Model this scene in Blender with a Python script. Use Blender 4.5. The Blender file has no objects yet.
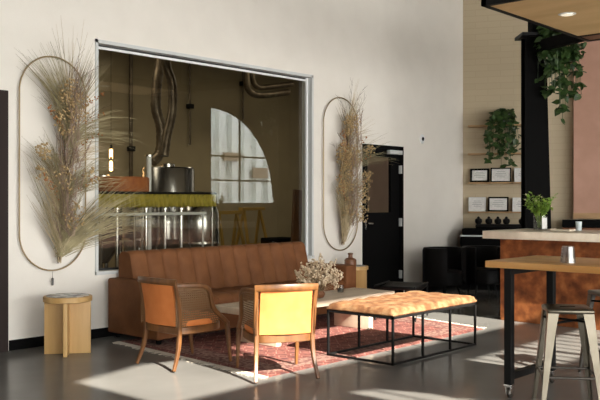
import bpy, bmesh, math, random
from mathutils import Vector, Matrix, geometry
from math import sin, cos, pi, radians
R = random.Random(7)
SC = bpy.context.scene
COL = SC.collection
CA, SA = 0.742, 0.670            # camera heading
CY = -7.24; CH = 1.4

# ------------------------------------------------------------ materials
def mat(name, col, rough=0.6, metal=0.0, **kw):
    m = bpy.data.materials.new(name); m.use_nodes = True
    b = m.node_tree.nodes['Principled BSDF']
    b.inputs['Base Color'].default_value = (*col, 1)
    b.inputs['Roughness'].default_value = rough
    b.inputs['Metallic'].default_value = metal
    for k, v in kw.items():
        b.inputs[k.replace('_', ' ')].default_value = v
    return m

def nodes(m): return m.node_tree.nodes, m.node_tree.links, m.node_tree.nodes['Principled BSDF']

def noisy(name, c1, c2, scale=5, rough=0.6, metal=0.0, stretch=(1, 1, 1), detail=4, bump=0.0, lo=0.35, hi=0.65, c3=None, bscale=None, **kw):
    m = mat(name, c1, rough, metal, **kw); N, L, b = nodes(m)
    tc = N.new('ShaderNodeTexCoord'); mp = N.new('ShaderNodeMapping'); mp.inputs['Scale'].default_value = stretch
    L.new(tc.outputs['Object'], mp.inputs['Vector'])
    n = N.new('ShaderNodeTexNoise'); n.inputs['Scale'].default_value = scale; n.inputs['Detail'].default_value = detail
    L.new(mp.outputs[0], n.inputs['Vector'])
    r = N.new('ShaderNodeValToRGB'); e = r.color_ramp.elements
    e[0].position = lo; e[0].color = (*c1, 1); e[1].position = hi; e[1].color = (*c2, 1)
    if c3:
        k = e.new((lo + hi) / 2); k.color = (*c3, 1)
    L.new(n.outputs['Fac'], r.inputs['Fac']); L.new(r.outputs['Color'], b.inputs['Base Color'])
    if bump:
        bp = N.new('ShaderNodeBump'); bp.inputs['Strength'].default_value = bump; bp.inputs['Distance'].default_value = 0.01
        src = n
        if bscale:
            src = N.new('ShaderNodeTexNoise'); src.inputs['Scale'].default_value = bscale; L.new(mp.outputs[0], src.inputs['Vector'])
        L.new(src.outputs['Fac'], bp.inputs['Height']); L.new(bp.outputs[0], b.inputs['Normal'])
    return m

M = {}
M['wall'] = noisy('painted plaster', (.79, .75, .68), (.82, .78, .71), 3, .75, bump=.1, bscale=60)
M['floor'] = noisy('polished concrete', (.15, .146, .137), (.195, .19, .178), 1.3, .17, detail=8, lo=.3, hi=.72, Specular_IOR_Level=.09)
M['black'] = mat('black paint', (.006, .006, .006), .75, Specular_IOR_Level=.02)
M['blacksteel'] = mat('black steel', (.009, .009, .009), .5, .0, Specular_IOR_Level=.12)
M['alu'] = mat('brushed aluminium', (.60, .62, .61), .55, .0)
M['whitetrim'] = mat('white strip', (.8, .82, .82), .5)
M['gasket'] = mat('rubber gasket', (.02, .02, .02), .6)
M['front'] = mat('dark front wall', (.22, .20, .17), .9)
M['ceiling'] = mat('ceiling paint', (.10, .095, .09), .9)
M['dark_door'] = mat('dark grey paint', (.035, .026, .024), .7, Specular_IOR_Level=.1)
M['chrome'] = mat('chrome', (.75, .75, .75), .2, 1.0)
M['brass'] = mat('antique brass', (.34, .25, .13), .4, .7)
M['sofa'] = noisy('brown leather', (.15, .059, .022), (.195, .08, .031), 6, .7, bump=.15, bscale=90, Specular_IOR_Level=.2)
M['sofa'].node_tree.nodes['Principled BSDF'].inputs['Sheen Weight'].default_value = .0
M['gold'] = noisy('mustard velvet', (.60, .178, .040), (.66, .215, .055), 9, .7)
M['gold'].node_tree.nodes['Principled BSDF'].inputs['Sheen Weight'].default_value = .0
M['walnut'] = noisy('honey walnut', (.10, .04, .012), (.18, .075, .022), 14, .38, stretch=(1, 1, .2))
M['oak'] = noisy('golden oak', (.52, .31, .11), (.64, .41, .17), 10, .5, stretch=(1, 1, .12))
M['pale_wood'] = noisy('pale washed wood', (.58, .46, .34), (.70, .58, .44), 8, .5, stretch=(.2, 1, 1))
M['tabletop'] = noisy('butcher block', (.52, .25, .07), (.70, .38, .125), 9, .35, stretch=(1, .12, 1))
M['plywood'] = noisy('plywood', (.62, .44, .21), (.72, .53, .28), 3, .7, stretch=(1, .3, 1))
M['stone'] = noisy('pale countertop stone', (.72, .64, .52), (.80, .73, .61), 12, .35)
M['copper'] = noisy('rusted copper sheet', (.12, .035, .012), (.46, .17, .055), 7, .42, .35, detail=10, lo=.35, hi=.7, c3=(.26, .085, .026))
M['hide'] = noisy('orange hide', (.13, .05, .015), (.26, .145, .065), 13, .85, detail=6, lo=.38, hi=.62, bump=.5, bscale=120, c3=(.20, .09, .033))
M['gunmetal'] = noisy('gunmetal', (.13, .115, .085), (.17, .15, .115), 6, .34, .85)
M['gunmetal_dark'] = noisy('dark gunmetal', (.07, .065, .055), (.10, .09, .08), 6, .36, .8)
M['pink'] = noisy('rose plaster', (.42, .235, .165), (.48, .275, .20), 3, .8)
M['shelfwood'] = noisy('shelf wood', (.34, .20, .09), (.42, .26, .12), 10, .6, stretch=(.3, .3, 1))
M['leaf'] = noisy('green leaves', (.015, .04, .010), (.045, .085, .018), 20, .45)
M['leaf_bright'] = noisy('bright green leaves', (.13, .26, .03), (.32, .46, .08), 20, .5)
M['paper'] = noisy('certificate paper', (.62, .61, .58), (.72, .71, .68), 22, .7)
M['ink'] = mat('grey ink', (.22, .22, .22), .7)
M['grass_olive'] = noisy('dried olive grass', (.21, .175, .09), (.42, .36, .20), 6, .8)
M['grass_tan'] = noisy('dried tan grass', (.36, .28, .16), (.60, .49, .31), 6, .8)
M['seed'] = noisy('ochre seed heads', (.36, .24, .10), (.60, .44, .23), 14, .85)
M['rustseed'] = mat('rust seed sprays', (.36, .15, .05), .8)
M['mauve'] = noisy('mauve plumes', (.22, .15, .11), (.40, .29, .22), 18, .85)
M['twig'] = mat('brown twigs', (.12, .07, .04), .8)
M['fluff'] = noisy('cream dried flowers', (.55, .42, .27), (.78, .66, .48), 18, .85)
M['terra'] = mat('brown ceramic', (.20, .085, .04), .45)
M['leatherblack'] = mat('black leather', (.006, .0055, .0055), .5, Specular_IOR_Level=.12)
M['steel'] = mat('stainless steel', (.50, .50, .50), .22, 1.0)
M['duct'] = noisy('dark metal duct', (.10, .075, .05), (.20, .16, .11), 8, .4, .7)
M['brewwall'] = noisy('tan brewery wall', (.37, .30, .185), (.42, .345, .21), 1.5, .9)
M['olivecloth'] = noisy('olive cloth', (.30, .25, .03), (.42, .34, .05), 12, .8)
M['rustcloth'] = noisy('rust cloth', (.34, .10, .03), (.44, .15, .04), 12, .7)
M['yellowwood'] = mat('yellow wood', (.45, .27, .05), .6)
M['ceramic'] = mat('pale blue ceramic', (.60, .68, .70), .4)
M['potgrey'] = mat('grey pot', (.12, .115, .11), .7)
M['lampglow'] = mat('warm bulb', (1, .6, .3), .5)
M['lampglow'].node_tree.nodes['Principled BSDF'].inputs['Emission Color'].default_value = (1, .55, .22, 1)
M['lampglow'].node_tree.nodes['Principled BSDF'].inputs['Emission Strength'].default_value = 10
M['downlight'] = mat('downlight lens', (.9, .88, .8), .5)
M['downlight'].node_tree.nodes['Principled BSDF'].inputs['Emission Color'].default_value = (1, .9, .7, 1)
M['downlight'].node_tree.nodes['Principled BSDF'].inputs['Emission Strength'].default_value = .6

def grid_alpha(name, col, axis_scale=70, thr=.55):
    """woven cane: strands at two angles with open holes"""
    m = mat(name, col, .6); N, L, b = nodes(m)
    uv = N.new('ShaderNodeTexCoord'); sp = N.new('ShaderNodeSeparateXYZ'); L.new(uv.outputs['UV'], sp.inputs[0])
    def wave(sock):
        a = N.new('ShaderNodeMath'); a.operation = 'MULTIPLY'; a.inputs[1].default_value = axis_scale; L.new(sock, a.inputs[0])
        s = N.new('ShaderNodeMath'); s.operation = 'FRACT'; L.new(a.outputs[0], s.inputs[0])
        g = N.new('ShaderNodeMath'); g.operation = 'GREATER_THAN'; g.inputs[1].default_value = thr; L.new(s.outputs[0], g.inputs[0])
        return g.outputs[0]
    mx = N.new('ShaderNodeMath'); mx.operation = 'MAXIMUM'
    L.new(wave(sp.outputs['X']), mx.inputs[0]); L.new(wave(sp.outputs['Y']), mx.inputs[1])
    L.new(mx.outputs[0], b.inputs['Alpha'])
    return m
M['cane'] = grid_alpha('woven cane', (.15, .08, .032), 52, .52)

def glass(name, tint, refl=.5, rough=0.0):
    m = bpy.data.materials.new(name); m.use_nodes = True; N = m.node_tree.nodes; L = m.node_tree.links; N.clear()
    o = N.new('ShaderNodeOutputMaterial'); mx = N.new('ShaderNodeMixShader'); t = N.new('ShaderNodeBsdfTransparent')
    g = N.new('ShaderNodeBsdfGlossy'); g.inputs['Roughness'].default_value = rough
    t.inputs['Color'].default_value = (*tint, 1)
    ge = N.new('ShaderNodeNewGeometry'); dp = N.new('ShaderNodeVectorMath'); dp.operation = 'DOT_PRODUCT'
    L.new(ge.outputs['Incoming'], dp.inputs[0]); L.new(ge.outputs['Normal'], dp.inputs[1])
    def mth(op, a, b=None):
        q = N.new('ShaderNodeMath'); q.operation = op
        if isinstance(a, (int, float)): q.inputs[0].default_value = a
        else: L.new(a, q.inputs[0])
        if b is not None:
            if isinstance(b, (int, float)): q.inputs[1].default_value = b
            else: L.new(b, q.inputs[1])
        return q.outputs[0]
    c5 = mth('POWER', mth('SUBTRACT', 1.0, mth('ABSOLUTE', dp.outputs['Value'])), 5.0)
    lw_ = mth('ADD', mth('MULTIPLY', c5, 1 - refl), refl)
    class _O: outputs = [lw_]
    lw = _O
    L.new(lw.outputs[0], mx.inputs[0]); L.new(t.outputs[0], mx.inputs[1]); L.new(g.outputs[0], mx.inputs[2]); L.new(mx.outputs[0], o.inputs[0])
    return m
M['glass'] = glass('window glass', (.88, .87, .80), .12)
M['glassclear'] = glass('clear glass', (.86, .86, .84), .06)
M['doorglass'] = glass('door lite glass', (.6, .6, .58), .12)

def brick_mat():
    m = mat('whitewashed tile', (.6, .52, .38), .7); N, L, b = nodes(m)
    tc = N.new('ShaderNodeTexCoord'); mp = N.new('ShaderNodeMapping'); L.new(tc.outputs['UV'], mp.inputs[0])
    br = N.new('ShaderNodeTexBrick'); br.inputs['Scale'].default_value = 1
    br.inputs['Brick Width'].default_value = .40; br.inputs['Row Height'].default_value = .10; br.inputs['Mortar Size'].default_value = .006
    br.inputs['Color1'].default_value = (.47, .385, .26, 1); br.inputs['Color2'].default_value = (.49, .405, .275, 1); br.inputs['Mortar'].default_value = (.45, .365, .245, 1)
    L.new(mp.outputs[0], br.inputs['Vector']); L.new(br.outputs['Color'], b.inputs['Base Color'])
    return m
M['brick'] = brick_mat()

def rug_mat():
    m = mat('persian rug', (.3, .05, .04), .95); N, L, b = nodes(m)
    tc = N.new('ShaderNodeTexCoord'); v = N.new('ShaderNodeTexVoronoi'); v.inputs['Scale'].default_value = 7; v.feature = 'F1'
    v.distance = 'MANHATTAN'; v.inputs['Randomness'].default_value = .25
    n = N.new('ShaderNodeTexNoise'); n.inputs['Scale'].default_value = 9; n.inputs['Detail'].default_value = 6
    L.new(tc.outputs['Object'], v.inputs['Vector']); L.new(tc.outputs['Object'], n.inputs['Vector'])
    r = N.new('ShaderNodeValToRGB'); e = r.color_ramp.elements
    e[0].position = .0; e[0].color = (.22, .095, .075, 1); e[1].position = 1; e[1].color = (.07, .022, .024, 1)
    for p, c in ((.22, (.16, .055, .043)), (.38, (.12, .034, .032)), (.46, (.30, .20, .16)), (.55, (.16, .045, .038)), (.75, (.17, .07, .055))):
        k = e.new(p); k.color = (*c, 1)
    L.new(v.outputs['Distance'], r.inputs[0])
    r2 = N.new('ShaderNodeValToRGB'); r2.color_ramp.elements[0].position = .4; r2.color_ramp.elements[1].position = .62
    r2.color_ramp.elements[0].color = (.75, .5, .45, 1); r2.color_ramp.elements[1].color = (1.3, 1.15, 1.1, 1)
    L.new(n.outputs['Fac'], r2.inputs[0])
    mx = N.new('ShaderNodeMix'); mx.data_type = 'RGBA'; mx.blend_type = 'MULTIPLY'; mx.inputs[0].default_value = 1
    L.new(r.outputs[0], mx.inputs[6]); L.new(r2.outputs[0], mx.inputs[7]); L.new(mx.outputs[2], b.inputs['Base Color'])
    return m
M['rug'] = rug_mat()
M['rugborder'] = noisy('rug border weave', (.11, .034, .03), (.26, .15, .115), 26, .95, detail=2, lo=.42, hi=.58)
M['fringe'] = mat('cotton fringe', (.42, .37, .30), .9)

def terrazzo():
    m = mat('mosaic stone', (.4, .4, .4), .35); N, L, b = nodes(m)
    tc = N.new('ShaderNodeTexCoord'); v = N.new('ShaderNodeTexVoronoi'); v.inputs['Scale'].default_value = 16
    L.new(tc.outputs['Object'], v.inputs['Vector'])
    r = N.new('ShaderNodeValToRGB'); r.color_ramp.interpolation = 'CONSTANT'; e = r.color_ramp.elements
    e[0].color = (.05, .05, .055, 1); e[1].position = .35; e[1].color = (.34, .33, .31, 1)
    k = e.new(.6); k.color = (.72, .70, .66, 1); k = e.new(.8); k.color = (.30, .22, .14, 1)
    s = N.new('ShaderNodeSeparateColor'); L.new(v.outputs['Color'], s.inputs[0]); L.new(s.outputs[0], r.inputs[0]); L.new(r.outputs[0], b.inputs['Base Color'])
    return m
M['terrazzo'] = terrazzo()

def corrugated():
    m = mat('corrugated metal siding', (.82, .88, .86), .6)
    return m
M['siding'] = corrugated()

# ------------------------------------------------------------ mesh helpers
class MB:
    def __init__(s): s.bm = bmesh.new()
    def box(s, x0, x1, y0, y1, z0, z1, bev=0, mx=None):
        vs = [s.bm.verts.new((x, y, z)) for x in (x0, x1) for y in (y0, y1) for z in (z0, z1)]
        if mx is not None:
            for v in vs: v.co = mx @ v.co
        idx = [(0, 1, 3, 2), (4, 6, 7, 5), (0, 4, 5, 1), (2, 3, 7, 6), (0, 2, 6, 4), (1, 5, 7, 3)]
        fs = [s.bm.faces.new([vs[i] for i in f]) for f in idx]
        if bev:
            es = list({e for f in fs for e in f.edges})
            bmesh.ops.bevel(s.bm, geom=es, offset=bev, segments=3, affect='EDGES', profile=.5)
        return s
    def tube(s, pts, rad, seg=8, flat=None, cap=True, up=None):
        """sweep; rad scalar or list; flat = (w,h) rectangular-ish half sizes list or tuple"""
        pts = [Vector(p) for p in pts]; n = len(pts)
        rad = rad if isinstance(rad, (list, tuple)) else [rad] * n
        rings = []
        prev = None
        for i, p in enumerate(pts):
            t = (pts[min(i + 1, n - 1)] - pts[max(i - 1, 0)]).normalized()
            if prev is None:
                u0 = Vector(up) if up else (Vector((0, 0, 1)) if abs(t.z) < .9 else Vector((1, 0, 0)))
            else: u0 = prev
            a = t.cross(u0)
            if a.length < 1e-5: a = t.cross(Vector((1, 0.3, 0)))
            a.normalize(); b = a.cross(t).normalized(); prev = b
            ring = []
            for k in range(seg):
                th = 2 * pi * (k + .5) / seg
                if flat:
                    fw = flat[i] if isinstance(flat, list) else flat
                    c, d = cos(th), sin(th)
                    # superellipse
                    c = math.copysign(abs(c) ** .5, c); d = math.copysign(abs(d) ** .5, d)
                    q = a * (c * fw[0]) + b * (d * fw[1])
                else: q = (a * cos(th) + b * sin(th)) * rad[i]
                ring.append(s.bm.verts.new(p + q))
            rings.append(ring)
        for i in range(n - 1):
            for k in range(seg):
                s.bm.faces.new((rings[i][k], rings[i][(k + 1) % seg], rings[i + 1][(k + 1) % seg], rings[i + 1][k]))
        if cap:
            s.bm.faces.new(rings[0][::-1]); s.bm.faces.new(rings[-1])
        return s
    def lathe(s, prof, cx=0, cy=0, cz=0, seg=32, sc=(1, 1)):
        rings = []
        for r, z in prof:
            rings.append([s.bm.verts.new((cx + r * cos(2 * pi * k / seg) * sc[0], cy + r * sin(2 * pi * k / seg) * sc[1], cz + z)) for k in range(seg)])
        for i in range(len(prof) - 1):
            for k in range(seg):
                s.bm.faces.new((rings[i][k], rings[i][(k + 1) % seg], rings[i + 1][(k + 1) % seg], rings[i + 1][k]))
        s.bm.faces.new(rings[0][::-1]); s.bm.faces.new(rings[-1])
        return s
    def blob(s, c, r, sub=1, sc=(1, 1, 1)):
        g = bmesh.ops.create_icosphere(s.bm, subdivisions=sub, radius=r)
        for v in g['verts']: v.co = Vector((v.co.x * sc[0], v.co.y * sc[1], v.co.z * sc[2])) + Vector(c)
        return s
    def grid(s, P):
        """P rows of points -> quads"""
        V = [[s.bm.verts.new(p) for p in row] for row in P]
        for i in range(len(V) - 1):
            for j in range(len(V[0]) - 1):
                s.bm.faces.new((V[i][j], V[i + 1][j], V[i + 1][j + 1], V[i][j + 1]))
        return V
    def quad(s, *p):
        s.bm.faces.new([s.bm.verts.new(q) for q in p]); return s
    def build(s, name, m, parent=None, smooth=True, fix=True, mx=None):
        if mx is not None:
            for v in s.bm.verts: v.co = mx @ v.co
        if fix: bmesh.ops.recalc_face_normals(s.bm, faces=s.bm.faces[:])
        me = bpy.data.meshes.new(name); s.bm.to_mesh(me); s.bm.free()
        me.materials.append(m)
        if smooth:
            for p in me.polygons: p.use_smooth = True
            try: me.set_sharp_from_angle(angle=radians(38))
            except Exception: pass
        o = bpy.data.objects.new(name, me); COL.objects.link(o)
        if parent: o.parent = parent
        return o

def thing(name, label, cat, loc=(0, 0, 0), rz=0, group=None):
    o = bpy.data.objects.new(name, None); COL.objects.link(o); o.location = loc; o.rotation_euler = (0, 0, rz)
    o.empty_display_size = .1
    return tag(o, label, cat, group)
def tag(o, label, cat, group=None):
    o['label'] = label; o['category'] = cat
    if group: o['group'] = group
    return o
def struct(o): o['kind'] = 'structure'; return o
def stuff(o): o['kind'] = 'stuff'; return o
def children(o): return [c for c in bpy.data.objects if c.parent == o]
def dup(o, parent=None):
    c = o.copy(); COL.objects.link(c)
    if parent: c.parent = parent
    for ch in children(o): dup(ch, c)
    return c
def place(root, loc, rz=0, label=None):
    root.location = loc; root.rotation_euler = (0, 0, rz)
    if label: root['label'] = label
    return root
def bez(a, b, c, d, n=10):
    a, b, c, d = map(Vector, (a, b, c, d))
    return [a * (1 - t) ** 3 + b * 3 * t * (1 - t) ** 2 + c * 3 * t * t * (1 - t) + d * t ** 3 for t in [i / n for i in range(n + 1)]]

# ------------------------------------------------------------ camera
cam = bpy.data.cameras.new('camera'); cam.lens = 50.4; cam.sensor_width = 36; cam.clip_end = 200
co = bpy.data.objects.new('camera', cam); COL.objects.link(co); co.location = (0, CY, CH)
co.rotation_euler = (pi / 2, 0, math.atan2(SA, CA) - pi / 2)
SC.camera = co

# ------------------------------------------------------------ room shell
ROOMY = -13.0; TOP = 9.5
WX0, WX1, WZ0, WZ1 = 4.92, 8.27, .64, 3.03
DX0, DX1, DZ = 9.32, 10.3, 2.19
w = MB(); T = .16
def wb(x0, x1, z0, z1): w.box(x0, x1, 0, T, z0, z1)
wb(-7, WX0, 0, TOP); wb(WX0, WX1, 0, WZ0); wb(WX0, WX1, WZ1, TOP)
wb(WX1, DX0, 0, TOP); wb(DX0, DX1, DZ, TOP); wb(DX1, 12.05, 0, TOP)
struct(w.build('wall_back', M['wall'], smooth=False))
struct(MB().box(-7, 32, -20, 9, -.1, 0).build('floor', M['floor'], smooth=False))
struct(MB().box(-7, 24, ROOMY, 9, TOP, TOP + .1).build('ceiling', M['ceiling'], smooth=False))
struct(MB().box(-7.15, -7, ROOMY, 9, 0, TOP).build('wall_left', M['front'], smooth=False))
struct(MB().box(24, 24.15, ROOMY, 9, 0, TOP).build('wall_right', M['front'], smooth=False))

# shelf wall frame of reference
EX = Vector((.429, -.903, 0)).normalized(); NX = Vector((-.903, -.429, 0)).normalized()
C0 = Vector((12, 0, 0))
WM = Matrix.Translation(C0) @ Matrix(((EX.x, NX.x, 0, 0), (EX.y, NX.y, 0, 0), (0, 0, 1, 0), (0, 0, 0, 1)))   # local: x along wall, y into room
def W2(t, n, z): return WM @ Vector((t, n, z))
mb = MB(); mb.box(0, 3.3, -.15, 0, 0, TOP)
o = mb.build('wall_shelves', M['brick'], smooth=False, mx=WM)
uvl = o.data.uv_layers.new(name='UVMap')
inv = WM.inverted()
for p in o.data.polygons:
    for li in p.loop_indices:
        q = inv @ o.data.vertices[o.data.loops[li].vertex_index].co
        uvl.data[li].uv = (q.x + q.y, q.z)
struct(o)
e = W2(3.3, 0, 0)
struct(MB().box(e.x, 24, e.y - .0, e.y + .15, 0, TOP).build('wall_kitchen', M['front'], smooth=False))

# unseen opposite wall: arched window, daylight windows, openings shaped to cast the sun patches
SX, SZ = .22, .69
def back(X, Y): return (X - SX * (Y - ROOMY), (Y - ROOMY) * SZ)  # maps a floor sun patch outline to the opening that casts it
A = [back(*p) for p in ((3.64, -2.74), (9.9, -2.74), (9.9, -2.38), (8.92, -2.36), (8.92, -1.30), (6.4, -1.30), (5.45, -1.44), (5.36, -1.74), (4.86, -1.78), (4.74, -1.55), (4.40, -1.46), (3.64, -1.64))]
B = [back(*p) for p in ((6.0, -4.12), (10.2, -4.12), (10.2, -3.42), (6.3, -3.42))]
B1 = [back(*p) for p in ((4.78, -4.25), (5.2, -4.25), (5.12, -3.85), (5.0, -3.50), (4.78, -3.42))]
AX, AR = 18.3, 2.92
arch = [(AX, 1.30), (AX + AR, 1.30)] + [(AX + AR * cos(a), 1.50 + AR * sin(a)) for a in [radians(d) for d in range(0, 91, 6)]]
day = [[(x, .4), (x + 3.5, .4), (x + 3.5, 3.4), (x, 3.4)] for x in (-6.8, -3.1, .6, 4.3, 8.0)]  # unseen windows added for soft daylight in the room
holes = [A, B, B1, arch] + day
outer = [(-7, 0), (24, 0), (24, TOP), (-7, TOP)]
loops = [[Vector((x, 0, z)) for x, z in lp] for lp in [outer] + holes]
tess = geometry.tessellate_polygon(loops)
flatv = [p for lp in loops for p in lp]
bm = MB(); vv = [bm.bm.verts.new((p.x, ROOMY, p.z)) for p in flatv]
for t in tess:
    try: bm.bm.faces.new([vv[i] for i in t])
    except ValueError: pass
o = bm.build('wall_front', M['front'], smooth=False)
sd = o.modifiers.new('thick', 'SOLIDIFY'); sd.thickness = .03
struct(o)
# bars added to stripe the sunlight through B and B1, mullions in arch, frame bars
mb = MB()
x = 4.75
k = 0
while x < 10.2:
    xa, za = back(x, -4.16); xb, zb_ = back(x, -3.38); hw = .06 if k % 5 == 3 else .02
    mb.tube([(xa, ROOMY, za), (xb, ROOMY, zb_)], 0, 4, flat=(hw, hw * .6), up=(0, 1, 0)); x += .2; k += 1
struct(mb.build('window_5', M['black'], smooth=False))
mb = MB()
for z in (2.05, 2.85): mb.box(AX, AX + 2.85, ROOMY - .02, ROOMY + .02, z - .025, z + .025)
mb.box(AX + 1.28, AX + 1.33, ROOMY - .02, ROOMY + .02, 1.30, 4.1)
mb.tube([(AX + AR * cos(a), ROOMY, 1.50 + AR * sin(a)) for a in [radians(d) for d in range(0, 91, 6)]], .03, 6)
struct(mb.build('window_2', M['black'], smooth=False))
for i, d in enumerate(day):
    mb = MB(); x0, z0 = d[0]; x1, z1 = d[2]
    for x in (x0, (x0 + x1) / 2, x1): mb.box(x - .03, x + .03, ROOMY - .03, ROOMY + .03, z0, z1)
    for z in (z0, (z0 + z1) / 2, z1): mb.box(x0, x1, ROOMY - .03, ROOMY + .03, z - .03, z + .03)
    struct(mb.build('window_%d' % (6 + i), M['black'], smooth=False))
# corrugated neighbour building outside
mb = MB(); rows = [[], []]
x = 14.0
pts = []
k = 0
while x < 32:
    yy = -18.7 + (.2 if (k // 2) % 2 else 0)
    pts.append((x, yy)); x += .08 if k % 2 else .28; k += 1
mb.grid([[(a, b, 0) for a, b in pts], [(a, b, 9) for a, b in pts]])
mb.box(14, 32, -21, -18.8, 0, 8.9)
nb = tag(mb.build('neighbour_building', M['siding'], smooth=False), 'white corrugated metal building mirrored in the big window through the arch', 'building')
MB().box(23.9, 24.9, -18.48, -18.4, 3.05, 3.4).build('wall_sign', M['duct'], nb, smooth=False)
MB().box(25.6, 26.5, -18.48, -18.4, 2.35, 2.8).build('vent_grille', M['duct'], nb, smooth=False)
# window frame, glass, baseboards
wf = MB(); f = .035
GY = .10
wf.box(WX0, WX1, -.012, T, WZ1 - f, WZ1).box(WX0, WX1, -.03, T, WZ0, WZ0 + f).box(WX0, WX0 + f, -.012, T, WZ0, WZ1).box(WX1 - f, WX1, -.012, T, WZ0, WZ1)
win = struct(wf.build('window_1', M['alu'], smooth=False))
gk = MB(); g0 = f + .012
gk.box(WX0 + f, WX1 - f, GY - .02, GY + .02, WZ1 - f - .018, WZ1 - f).box(WX0 + f, WX1 - f, GY - .02, GY + .02, WZ0 + f, WZ0 + f + .02)
gk.box(WX0 + f, WX0 + f + .02, GY - .02, GY + .02, WZ0, WZ1)
gk.build('window_gasket', M['gasket'], win, smooth=False)
ws = MB(); ws.box(WX0 + f, WX1 - f, GY - .03, GY - .015, WZ1 - f - .043, WZ1 - f - .018).box(WX1 - f - .03, WX1 - f, GY - .045, GY - .015, WZ0 + f, WZ1 - f)
ws.build('window_bead', M['whitetrim'], win, smooth=False)
pane = MB(); pane.quad((WX0 + f, GY, WZ0 + f), (WX1 - f, GY, WZ0 + f), (WX1 - f, GY, WZ1 - f), (WX0 + f, GY, WZ1 - f))
pane.build('window_pane', M['glass'], win, smooth=False)
struct(MB().box(3.98, DX0 - .05, -.014, 0, 0, .095).build('baseboard_back', M['black'], smooth=False))
struct(MB().box(DX1 + .05, 12.0, -.014, 0, 0, .095).build('baseboard_back_right', M['black'], smooth=False))
struct(MB().box(0, 3.3, 0, .014, 0, .095).build('baseboard_shelves', M['black'], smooth=False, mx=WM))

# left dark door at the frame edge
dd = struct(MB().box(2.9, 3.95, -.05, 0, 0, 2.41, .004).build('door_2', M['dark_door'], smooth=False))
MB().box(3.0, 3.86, -.06, -.049, .02, 2.32, .003).build('door_leaf', M['dark_door'], dd, smooth=False)

# black exit door
dr = MB(); lx0, lx1, lz0, lz1 = DX0 + .16, DX0 + .72, 1.22, 2.02
for b in ((DX0 + .05, lx0, .02, DZ - .05), (lx1, DX1 - .05, .02, DZ - .05), (lx0, lx1, .02, lz0), (lx0, lx1, lz1, DZ - .05)):
    dr.box(b[0], b[1], .03, .075, b[2], b[3])
door = struct(dr.build('door_1', M['black'], smooth=False))
fr = MB(); fr.box(DX0, DX0 + .05, -.015, T, 0, DZ).box(DX1 - .05, DX1, -.015, T, 0, DZ).box(DX0, DX1, -.015, T, DZ - .05, DZ)
fr.build('door_frame', M['black'], door, smooth=False)
q = MB(); q.quad((lx0, .05, lz0), (lx1, .05, lz0), (lx1, .05, lz1), (lx0, .05, lz1)); q.build('door_pane', M['doorglass'], door, smooth=False)
q = MB(); q.box(DX0 + .62, DX1 - .05, -.035, .03, DZ - .12, DZ - .06, .006)
q.build('door_closer', M['alu'], door)
q = MB(); q.box(DX0 + .075, DX0 + .125, .012, .03, .98, 1.12, .005); q.tube([(DX0 + .10, .02, 1.07), (DX0 + .10, -.03, 1.07), (DX0 + .2, -.035, 1.065)], .011, 8)
q.build('door_handle', M['chrome'], door)
for z in (.3, 1.07, 1.85):
    MB().box(DX1 - .062, DX1 - .045, -.022, .03, z - .06, z + .06, .003).build('hinge', M['alu'], door)
# room behind the door
# ------------------------------------------------------------ brewery room behind the glass
struct(MB().box(-7, 22, 7.0, 7.15, 0, TOP).build('wall_brewery', M['brewwall'], smooth=False))
struct(MB().box(2.0, 22, T, 7.0, 5.2, 5.3).build('ceiling_brewery', M['dark_door'], smooth=False))
struct(MB().box(8.9, 9.05, T + .001, 7.0, 0, 5.2).build('wall_divider', M['brewwall'], smooth=False)) if False else None

def brew(px, Y, py):
    """point on plane Y seen at pixel"""
    xr = (px - 300) / 840; F = (Y - CY) / (SA - CA * xr)
    return Vector((F * (SA * xr + CA), Y, CH - (py - 200) / 840 * F))
def tank(px, Y, r, h, label, flat=False, name='fermentation_tank'):
    c = brew(px, Y, 200); t = thing(name, label, 'tank', (c.x, Y, 0), 0, None)
    b = MB(); b.lathe([(r * .25, .35), (r, .75)] + ([(r, h - .03), (r * .96, h), (.08, h + .01)] if flat else [(r, h - .25), (r * .85, h - .12), (r * .4, h - .02), (.08, h)]), seg=40)
    b.build('tank_body', M['steel'], t)
    for k in range(4):
        a = pi / 4 + k * pi / 2
        MB().tube([(r * .8 * cos(a), r * .8 * sin(a), 0), (r * .8 * cos(a), r * .8 * sin(a), .75)], .035, 10).build('leg', M['steel'], t)
    MB().lathe([(.12, h - .02), (.12, h + .06), (.05, h + .08)], seg=20).build('manway', M['chrome'], t)
    MB().lathe([(r + .008, h * .52), (r + .008, h * .52 + .03)], seg=40).build('band', M['chrome'], t)
    return t
tank(103, 4.6, .36, 1.75, 'stainless tank at the far left behind the window')
tank(141, 3.0, .28, 1.55, 'slim stainless tank, second from the left behind the window')
tank(168, 4.0, .45, 1.95, 'widest stainless tank, under the ductwork behind the window', True)
c_ = brew(150, 1.45, 214); t = thing('guard_rail', 'pale horizontal rail below the olive cloth behind the window', 'rail', (c_.x, 1.45, 0))
MB().tube([(-.95, 0, c_.z), (.95, 0, c_.z)], .02, 10).build('rail_bar', M['alu'], t)
for u in (-.9, .9): MB().tube([(u, 0, 0), (u, 0, c_.z)], .015, 8).build('post', M['alu'], t)
tank(199, 2.3, .30, 1.45, 'stainless tank nearest the middle of the window, right of the others')
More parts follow.
